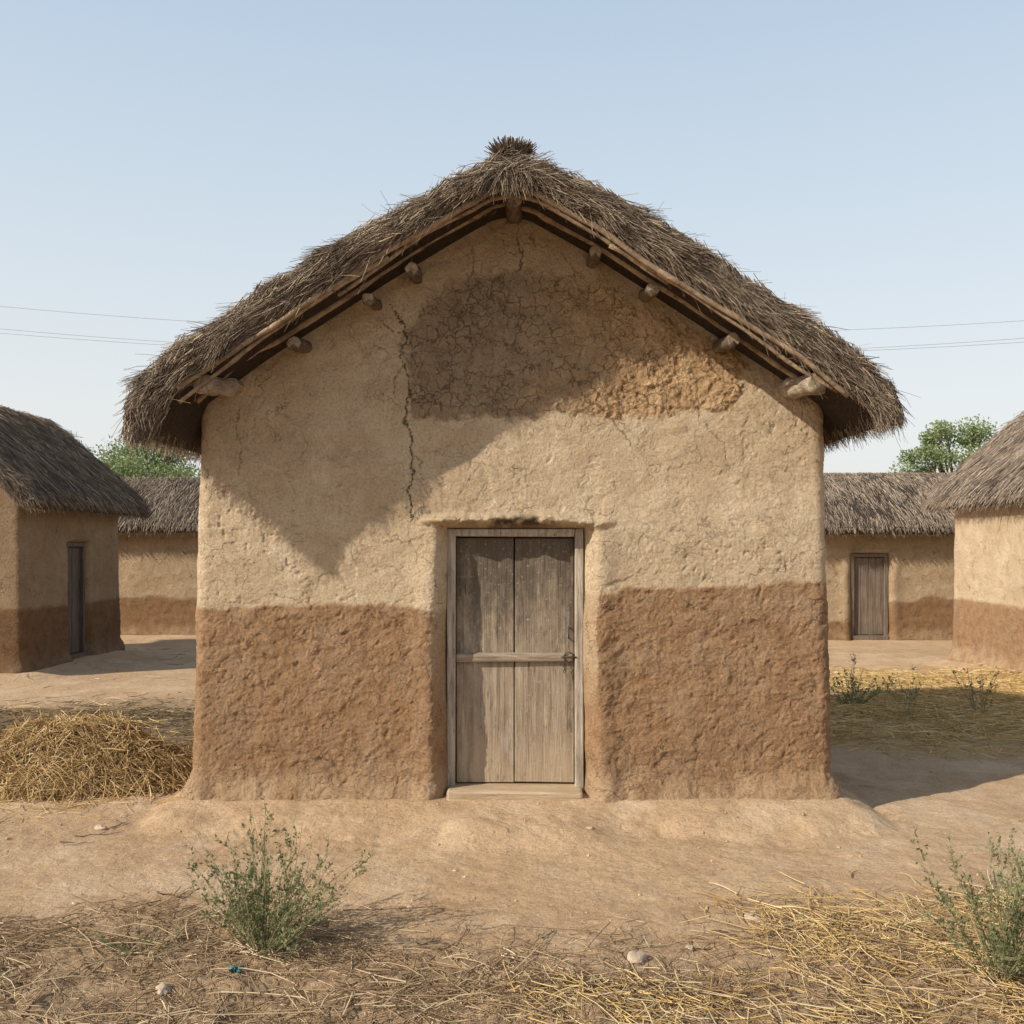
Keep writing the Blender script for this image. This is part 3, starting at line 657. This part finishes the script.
lay("yellow_straw", lambda x, y: np.exp(-((x+3.4)/1.5)**4-((y-0.85)/0.75)**4)*0.8, (-5.5, -2.3), (-0.4, 2.0), 4500, (0.06, 0.25), 0.003, STRAW, 0.02)
lay("straw_litter", lambda x, y: 0.5+0*x, (-5, 5), (-2.2, 2.5), 1400, (0.02, 0.10), 0.0017, LITTER)
lay("straw_litter", lambda x, y: 0.4+0*x, (-8, 9), (2.5, 12), 3500, (0.05, 0.2), 0.004, LITTER)
# crumbs of earth and grit
N = 4200; x = R.uniform(-3.6, 3.6, N); y = -3.7+4.6*R.rand(N)**1.5
k = ~((np.abs(x) < HW+0.02) & (y > -0.05)) & (R.rand(N) < 0.25+0.75*sm(0.0, 0.4, fbm(x*1.5, y*1.5, 0, 3, 333))); x, y = x[k], y[k]; N = len(x)
s = 0.0020+0.009*R.rand(N)**6*1.6
O = np.array([[1, 0, 0], [0, 1, 0], [-1, 0, 0], [0, -1, 0], [0, 0, 0.8], [0, 0, -0.8]])
V = np.stack([x, y, ground_h(x, y)+s*0.15], 1)[:, None, :]+O[None]*s[:, None, None]*R.uniform(0.6, 1.4, (N, 6, 1))
q = np.array([[0, 1, 4], [1, 2, 4], [2, 3, 4], [3, 0, 4], [1, 0, 5], [2, 1, 5], [3, 2, 5], [0, 3, 5]])
F = (np.arange(N)[:, None, None]*6+q[None]).reshape(-1, 3)
mesh_np("earth_crumbs", V.reshape(-1, 3), F, CRUMB, smooth=False)["kind"] = "stuff"

# straw pile
pc = (-3.58, 1.08)
N = 10500; a = R.rand(N)*6.283; rr = np.sqrt(R.rand(N))
def pile_h(u, v):
    q = np.clip(np.sqrt(u*u+v*v), 0, 1); return 0.44*(1-q**1.7)**0.95*(1+0.42*fbm(u*2.6+9, v*2.6+4, 0, 4, 311))
u, v = rr*np.cos(a), rr*np.sin(a); ax_, ay_ = 1.10, 0.72
pz = pile_h(u, v)
P = np.stack([u*ax_, v*ay_, pz*(0.78+0.28*R.rand(N))], 1)
th = R.rand(N)*6.283; e = 0.03
gu = (pile_h(u+e*np.cos(th), v+e*np.sin(th))-pz)/e/0.9
D = np.stack([np.cos(th), np.sin(th), np.clip(gu, -1.0, 1.0)*0.85+R.normal(size=N)*0.32], 1)
L = R.uniform(0.08, 0.42, N); P = P-nrm(D)*L[:, None]*0.5; P[:, 2] = np.maximum(P[:, 2], 0.01)
V, F, t = strands(P, D, L, 0.0032*R.uniform(0.6, 1.4, N), np.zeros((N, 3))+[0, 0, -0.12], 3, 0.6, 0.4)
V[:, 2] = np.maximum(V[:, 2], -0.01)
HP = empty("straw_pile", (pc[0], pc[1], GZ+0.01), 0, "low heap of loose golden-brown straw on bare earth", "straw pile")
uu = np.linspace(0, 6.283, 49)[:-1]; rv = np.linspace(0, 1, 14)
A, B = np.meshgrid(uu, rv, indexing='ij'); u2, v2 = (B*np.cos(A)).ravel(), (B*np.sin(A)).ravel()
mesh_np("heap_core", np.stack([u2*ax_*0.95, v2*ay_*0.95, pile_h(u2, v2)*0.80-0.02], 1), grid_faces(48, 14, True)[:, ::-1], simple("straw_core", (0.20, 0.125, 0.055), 0.95, 0.5, 40), parent=HP)
mesh_np("loose_straw", V, F, straw_mat("pile_straw", [(0.0, (0.20, 0.12, 0.05)), (0.45, (0.50, 0.325, 0.14)), (0.85, (0.70, 0.49, 0.235)), (1.0, (0.84, 0.67, 0.39))]), attrs={"tint": t}, parent=HP)["kind"] = "stuff"

# ---------------------------------------------------------------- weeds
def weed(loc, hgt, wid, nst, nleaf, label, leaf=0.012, up=1.0, sw=0.0028):
    root = empty("weed", (loc[0], loc[1], float(ground_h(np.array([loc[0]]), np.array([loc[1]]))[0])), 0, label, "plant")
    N = nst; a = R.rand(N)*6.283; sp = R.rand(N)**0.7
    P = np.stack([0.07*np.cos(a)*sp, 0.07*np.sin(a)*sp, np.zeros(N)-0.01], 1)
    D = np.stack([wid*np.cos(a)*sp, wid*np.sin(a)*sp, hgt*up*(1-0.45*sp)], 1)
    L = np.linalg.norm(D, axis=1)*R.uniform(0.55, 1.12, N); Dn = nrm(D+R.normal(size=(N, 3))*0.07)
    bend = np.stack([Dn[:, 0]*0.1, Dn[:, 1]*0.1, 0.12*R.rand(N)], 1)
    parts = [strands(P, Dn, L, sw, bend, 5, 0.4, 0.18)]
    M = N*5; i = R.randint(0, N, M); t = R.uniform(0.15, 0.95, M)[:, None]
    P2 = P[i]+Dn[i]*L[i][:, None]*t+bend[i]*L[i][:, None]*t*t
    D2 = nrm(Dn[i]+R.normal(size=(M, 3))*0.55); L2 = L[i]*R.uniform(0.15, 0.4, M)*(1.1-t[:, 0]*0.6)
    parts.append(strands(P2, D2, L2, sw*0.57, np.zeros((M, 3))+[0, 0, 0.12], 3, 0.4, 0.1))
    V, F, tt = cat(parts); mesh_np("stem", V, F, WEEDS, attrs={"tint": tt}, parent=root)
    K = nleaf; j = R.randint(0, M, K); t = R.rand(K)[:, None]
    C = P2[j]+D2[j]*L2[j][:, None]*t+np.array([0, 0, 0.12])*L2[j][:, None]*t*t
    k2 = R.rand(K) < 0.25; i2 = R.randint(0, N, K); t2 = R.uniform(0.1, 1, K)[:, None]
    C = np.where(k2[:, None], P[i2]+Dn[i2]*L[i2][:, None]*t2+bend[i2]*L[i2][:, None]*t2*t2, C)
    d = nrm(D2[j]*0.6+R.normal(size=(K, 3))*0.6+[0, 0, 0.2]); s = nrm(np.cross(d, R.normal(size=(K, 3))))
    l = (leaf*R.uniform(0.6, 1.8, K))[:, None]; w = l*0.26
    n_ = np.cross(d, s)
    V = np.stack([C, C+d*l*0.5+s*w, C+d*l+n_*l*0.1, C+d*l*0.5-s*w], 1).reshape(-1, 3)
    F = np.arange(K*4).reshape(-1, 4)
    cl = np.clip(0.5+0.5*fbm(C[:, 0]*8, C[:, 1]*8, C[:, 2]*8, 2, 5)+R.normal(size=K)*0.2, 0, 1)
    mesh_np("leaves", V, F, WEEDL, smooth=False, attrs={"tint": np.repeat(cl, 4)}, parent=root)
    return root
weed((-1.20, -2.32), 0.64, 0.54, 70, 5600, "bushy green weed with thin stems on dry ground", 0.014)
weed((2.20, -2.58), 0.66, 0.46, 52, 4400, "wispy grey-green weed growing from straw-covered ground", 0.014, up=1.1)
weed((4.0, 4.6), 0.66, 0.34, 20, 750, "small grey-green weed beside the hut's shadow", 0.024, sw=0.004)
weed((4.75, 4.8), 0.42, 0.3, 12, 160, "sparse low weed in golden straw", 0.022, sw=0.004)
weed((4.4, 3.8), 0.6, 0.22, 7, 50, "sparse dry weed stalk in golden straw", 0.022, sw=0.004)
weed((5.35, 4.2), 0.75, 0.3, 11, 150, "thin leafy weed standing in golden straw", 0.026, sw=0.005)
weed((-1.75, -2.35), 0.16, 0.16, 14, 260, "tiny sprouting weed among dry litter", 0.012)

# ---------------------------------------------------------------- trees
def tree(loc, hgt, cr, label, nleaf=9000):
    root = empty("tree", loc, 0, label, "tree")
    parts = [tube([(0, 0, -0.2), (0.05, 0, hgt*0.2), (-0.05, 0.1, hgt*0.45), (0.1, 0, hgt*0.7)], [0.26, 0.2, 0.15, 0.08], 10, 1, 0.1)]
    cl = []
    for i in range(50):
        a = R.rand()*6.283; z = hgt*R.uniform(0.42, 0.95); rad = cr*math.sqrt(max(0.05, 1-((z-hgt*0.58)/(hgt*0.42))**2))*R.uniform(0.3, 1.0)
        e = np.array([rad*math.cos(a), rad*math.sin(a), z]); b = np.array([0, 0, hgt*R.uniform(0.25, 0.5)])
        parts.append(tube([b, (b+e)/2+[0, 0, 0.2], e], [0.09, 0.05, 0.02], 6, i, 0.1)); cl.append((e, cr*R.uniform(0.14, 0.3)))
    V, F, t = cat(parts); mesh_np("trunk", V, F, BARK, parent=root)
    Cs = []; per = nleaf//len(cl); tn = []
    for e, r in cl:
        q = R.normal(size=(per, 3)); q = nrm(q)*(R.rand(per, 1)**0.6)*r*1.25; q[:, 2] *= 0.75; Cs.append(e+q); tn.append(np.clip(0.45+0.4*q[:, 2]/r+R.normal(size=per)*0.2+R.normal()*0.12, 0, 1))
    C = np.concatenate(Cs); T = np.concatenate(tn); K = len(C)
    d = nrm(R.normal(size=(K, 3))); s = nrm(np.cross(d, R.normal(size=(K, 3)))); l = R.uniform(0.07, 0.17, K)[:, None]
    V = np.stack([C, C+d*l*0.5+s*l*0.28, C+d*l, C+d*l*0.5-s*l*0.28], 1).reshape(-1, 3)
    mesh_np("crown", V, np.arange(K*4).reshape(-1, 4), TREEL, smooth=False, attrs={"tint": np.repeat(T, 4)}, parent=root)
tree((-14.9, 33, 0), 6.35, 3.2, "leafy green tree rising behind thatched roofs", 24000)
tree((18.2, 33, 0), 6.8, 2.3, "rounded bright green tree rising behind thatched roofs", 20000)

# ---------------------------------------------------------------- power line
for sx in (-1, 1):
    p = empty("utility_pole", (sx*30, 33, 0), 0, "tall wooden utility pole carrying overhead wires", "utility pole", "poles of the overhead line")
    V, F, t = tube([(0, 0, -0.3), (0, 0, 6), (0, 0, 12.3)], [0.16, 0.13, 0.1], 12, 1, 0.02); mesh_np("post", V, F, BARK, parent=p)
    box_obj("crossarm", [(-0.06, 0.06, -0.9, 0.9, 11.7, 11.82), (-0.05, 0.05, -0.7, 0.7, 10.9, 11.0)], BARK, p, 0.01)
for i, (c, tl, yo) in enumerate(((10.42, -0.014, 0.0), (9.62, -0.005, 0.6), (9.42, -0.013, -0.6))):
    xs = np.linspace(-30, 30, 61)
    V, F, t = tube(np.stack([xs, 33+yo+0*xs, c+0.0019*xs*xs+tl*xs], 1), 0.010, 5, 1, 0)
    w = mesh_np("overhead_wire", V, F, WIRE); tag(w, "thin sagging overhead wire strung against the sky", "power line", "wires of the overhead line")

# ---------------------------------------------------------------- stones, twigs, scrap
def stone(x, y, s, seed, label="small pale stone lying on dry earth"):
    import bmesh
    bm = bmesh.new(); bmesh.ops.create_icosphere(bm, subdivisions=3, radius=1)
    for v in bm.verts:
        c = v.co; k = 1+0.5*float(fbm(np.array([c.x*1.1]), np.array([c.y*1.1]), np.array([c.z*1.1+seed*5]), 3, seed)[0])
        v.co = Vector((c.x*k*s*1.3, c.y*k*s*0.9, c.z*k*s*0.55))
    me = bpy.data.meshes.new("stone"); bm.to_mesh(me); bm.free(); me.materials.append(STONE)
    o = bpy.data.objects.new("stone", me); COL.objects.link(o)
    o.location = (x, y, float(ground_h(np.array([x]), np.array([y]))[0])+s*0.2); o.rotation_euler = (0, 0, seed)
    tag(o, label, "stone", "stones scattered on the ground")
def gpos(px, py):
    D = 980*(1.8-GZ)/(py-545); return (px-512)/980*D, D-7
for i, (px, py, s) in enumerate([(637, 962, 0.05), (163, 988, 0.036), (752, 918, 0.035), (704, 1016, 0.03), (935, 1002, 0.022), (100, 828, 0.034), (560, 985, 0.012), (690, 948, 0.018), (410, 905, 0.014), (330, 870, 0.013), (842, 955, 0.018), (75, 905, 0.016), (590, 838, 0.02), (480, 1000, 0.014), (265, 858, 0.012), (720, 870, 0.013), (640, 895, 0.011), (455, 870, 0.012), (815, 900, 0.014)]):
    x, y = gpos(px, py); stone(x, y, s, i+1)
def twig(px, py, L, a, r=0.004):
    x, y = gpos(px, py); n = 7; t = np.linspace(0, 1, n)
    X_ = x+L*t*math.cos(a)+0.02*vn(t*3, px, 0, 4); Y_ = y+L*t*math.sin(a)+0.02*vn(t*3, px, 5, 4)
    Zg = ground_h(X_, Y_)+r+0.012*np.abs(vn(t*3, px, 2, 8))
    p1 = tube(np.stack([X_, Y_, Zg], 1), np.linspace(r, r*0.4, n), 6, 1, 0.1)
    b = np.array([X_[3], Y_[3], Zg[3]]); p2 = tube([b, b+np.array([L*0.22*math.cos(a+0.7), L*0.22*math.sin(a+0.7), 0.01])], [r*0.6, r*0.3], 5)
    V, F, _ = cat([p1, p2]); o = mesh_np("twig", V, F, BARK); tag(o, "thin dry forked twig lying on bare earth", "twig", "twigs scattered on the ground")
for q in [(75, 836, 0.3, 0.3), (112, 828, 0.2, 1.4), (545, 940, 0.13, 1.0), (60, 842, 0.25, -0.2), (690, 950, 0.12, 0.1), (415, 945, 0.15, 0.5), (850, 880, 0.16, 0.9), (610, 975, 0.2, -0.5), (330, 985, 0.22, 0.4), (180, 900, 0.2, 2.6), (740, 935, 0.18, 2.9)]: twig(*q)
x, y = gpos(236, 974); n = 12; A, B = np.meshgrid(np.linspace(-1, 1, n), np.linspace(-1, 1, n), indexing='ij')
V = np.stack([(A*0.024+0.012*vn(A*3, B*3, 0, 3)).ravel(), (B*0.02+0.012*vn(A*3, B*3, 4, 3)).ravel(), (0.016+0.028*vn(A*2.5, B*2.5, 8, 3)).ravel()], 1)
o = mesh_np("plastic_scrap", V, grid_faces(n, n), PLAST, loc=(x, y, float(ground_h(np.array([x]), np.array([y]))[0])+0.01)); tag(o, "crumpled teal plastic scrap lying in dry litter", "litter")

# ---------------------------------------------------------------- light, sky, camera
sd = Vector((1.12, 0.64, -0.83)).normalized()
el = math.asin(-sd.z); az = math.atan2(-sd.x, -sd.y)
sl = bpy.data.lights.new("sun", 'SUN'); sl.energy = 5.0; sl.angle = math.radians(0.5); sl.color = (1.0, 0.94, 0.82)
so = bpy.data.objects.new("sun", sl); COL.objects.link(so); so.rotation_euler = sd.to_track_quat('-Z', 'Y').to_euler(); so.location = (-20, -10, 20)
w = bpy.data.worlds.new("World"); scn.world = w; w.use_nodes = True; nt = w.node_tree
sky = nt.nodes.new("ShaderNodeTexSky"); sky.sky_type = 'NISHITA'; sky.sun_disc = False
sky.sun_elevation = el; sky.sun_rotation = az; sky.air_density = 1.0; sky.dust_density = 3.0; sky.ozone_density = 1.5
# hazy air: pale veil over the clear-sky model, thicker toward the horizon, clearer overhead
tc = nt.nodes.new("ShaderNodeTexCoord"); sx_ = nt.nodes.new("ShaderNodeSeparateXYZ"); nt.links.new(tc.outputs["Generated"], sx_.inputs[0])
rm = nt.nodes.new("ShaderNodeValToRGB"); nt.links.new(sx_.outputs[2], rm.inputs[0])
e = rm.color_ramp.elements; e[0].position = 0.0; e[0].color = (0.98, 0.96, 0.92, 1); e[1].position = 0.72; e[1].color = (0.22, 0.30, 0.43, 1)
for p_, c_ in ((0.14, (0.93, 0.95, 0.94, 1)), (0.30, (0.77, 0.865, 0.93, 1)), (0.5, (0.58, 0.72, 0.87, 1))):
    m_ = e.new(p_); m_.color = c_
sc_ = nt.nodes.new("ShaderNodeVectorMath"); sc_.operation = 'SCALE'; sc_.inputs[3].default_value = 6.5; nt.links.new(rm.outputs[0], sc_.inputs[0])
mx = nt.nodes.new("ShaderNodeMix"); mx.data_type = 'RGBA'; mx.inputs[0].default_value = 0.78
nt.links.new(sky.outputs[0], mx.inputs[6]); nt.links.new(sc_.outputs[0], mx.inputs[7])
nt.links.new(mx.outputs[2], nt.nodes["Background"].inputs[0]); nt.nodes["Background"].inputs[1].default_value = 0.15
cam = bpy.data.cameras.new("camera"); cam.lens = 34.45; cam.sensor_width = 36; cam.shift_y = 33/1024; cam.clip_end = 3000
co = bpy.data.objects.new("camera", cam); COL.objects.link(co); co.location = (0, -7, 1.8); co.rotation_euler = (math.pi/2, 0, 0)
scn.camera = co
scn.view_settings.view_transform = 'Standard'; scn.view_settings.look = 'None'; scn.view_settings.exposure = 0
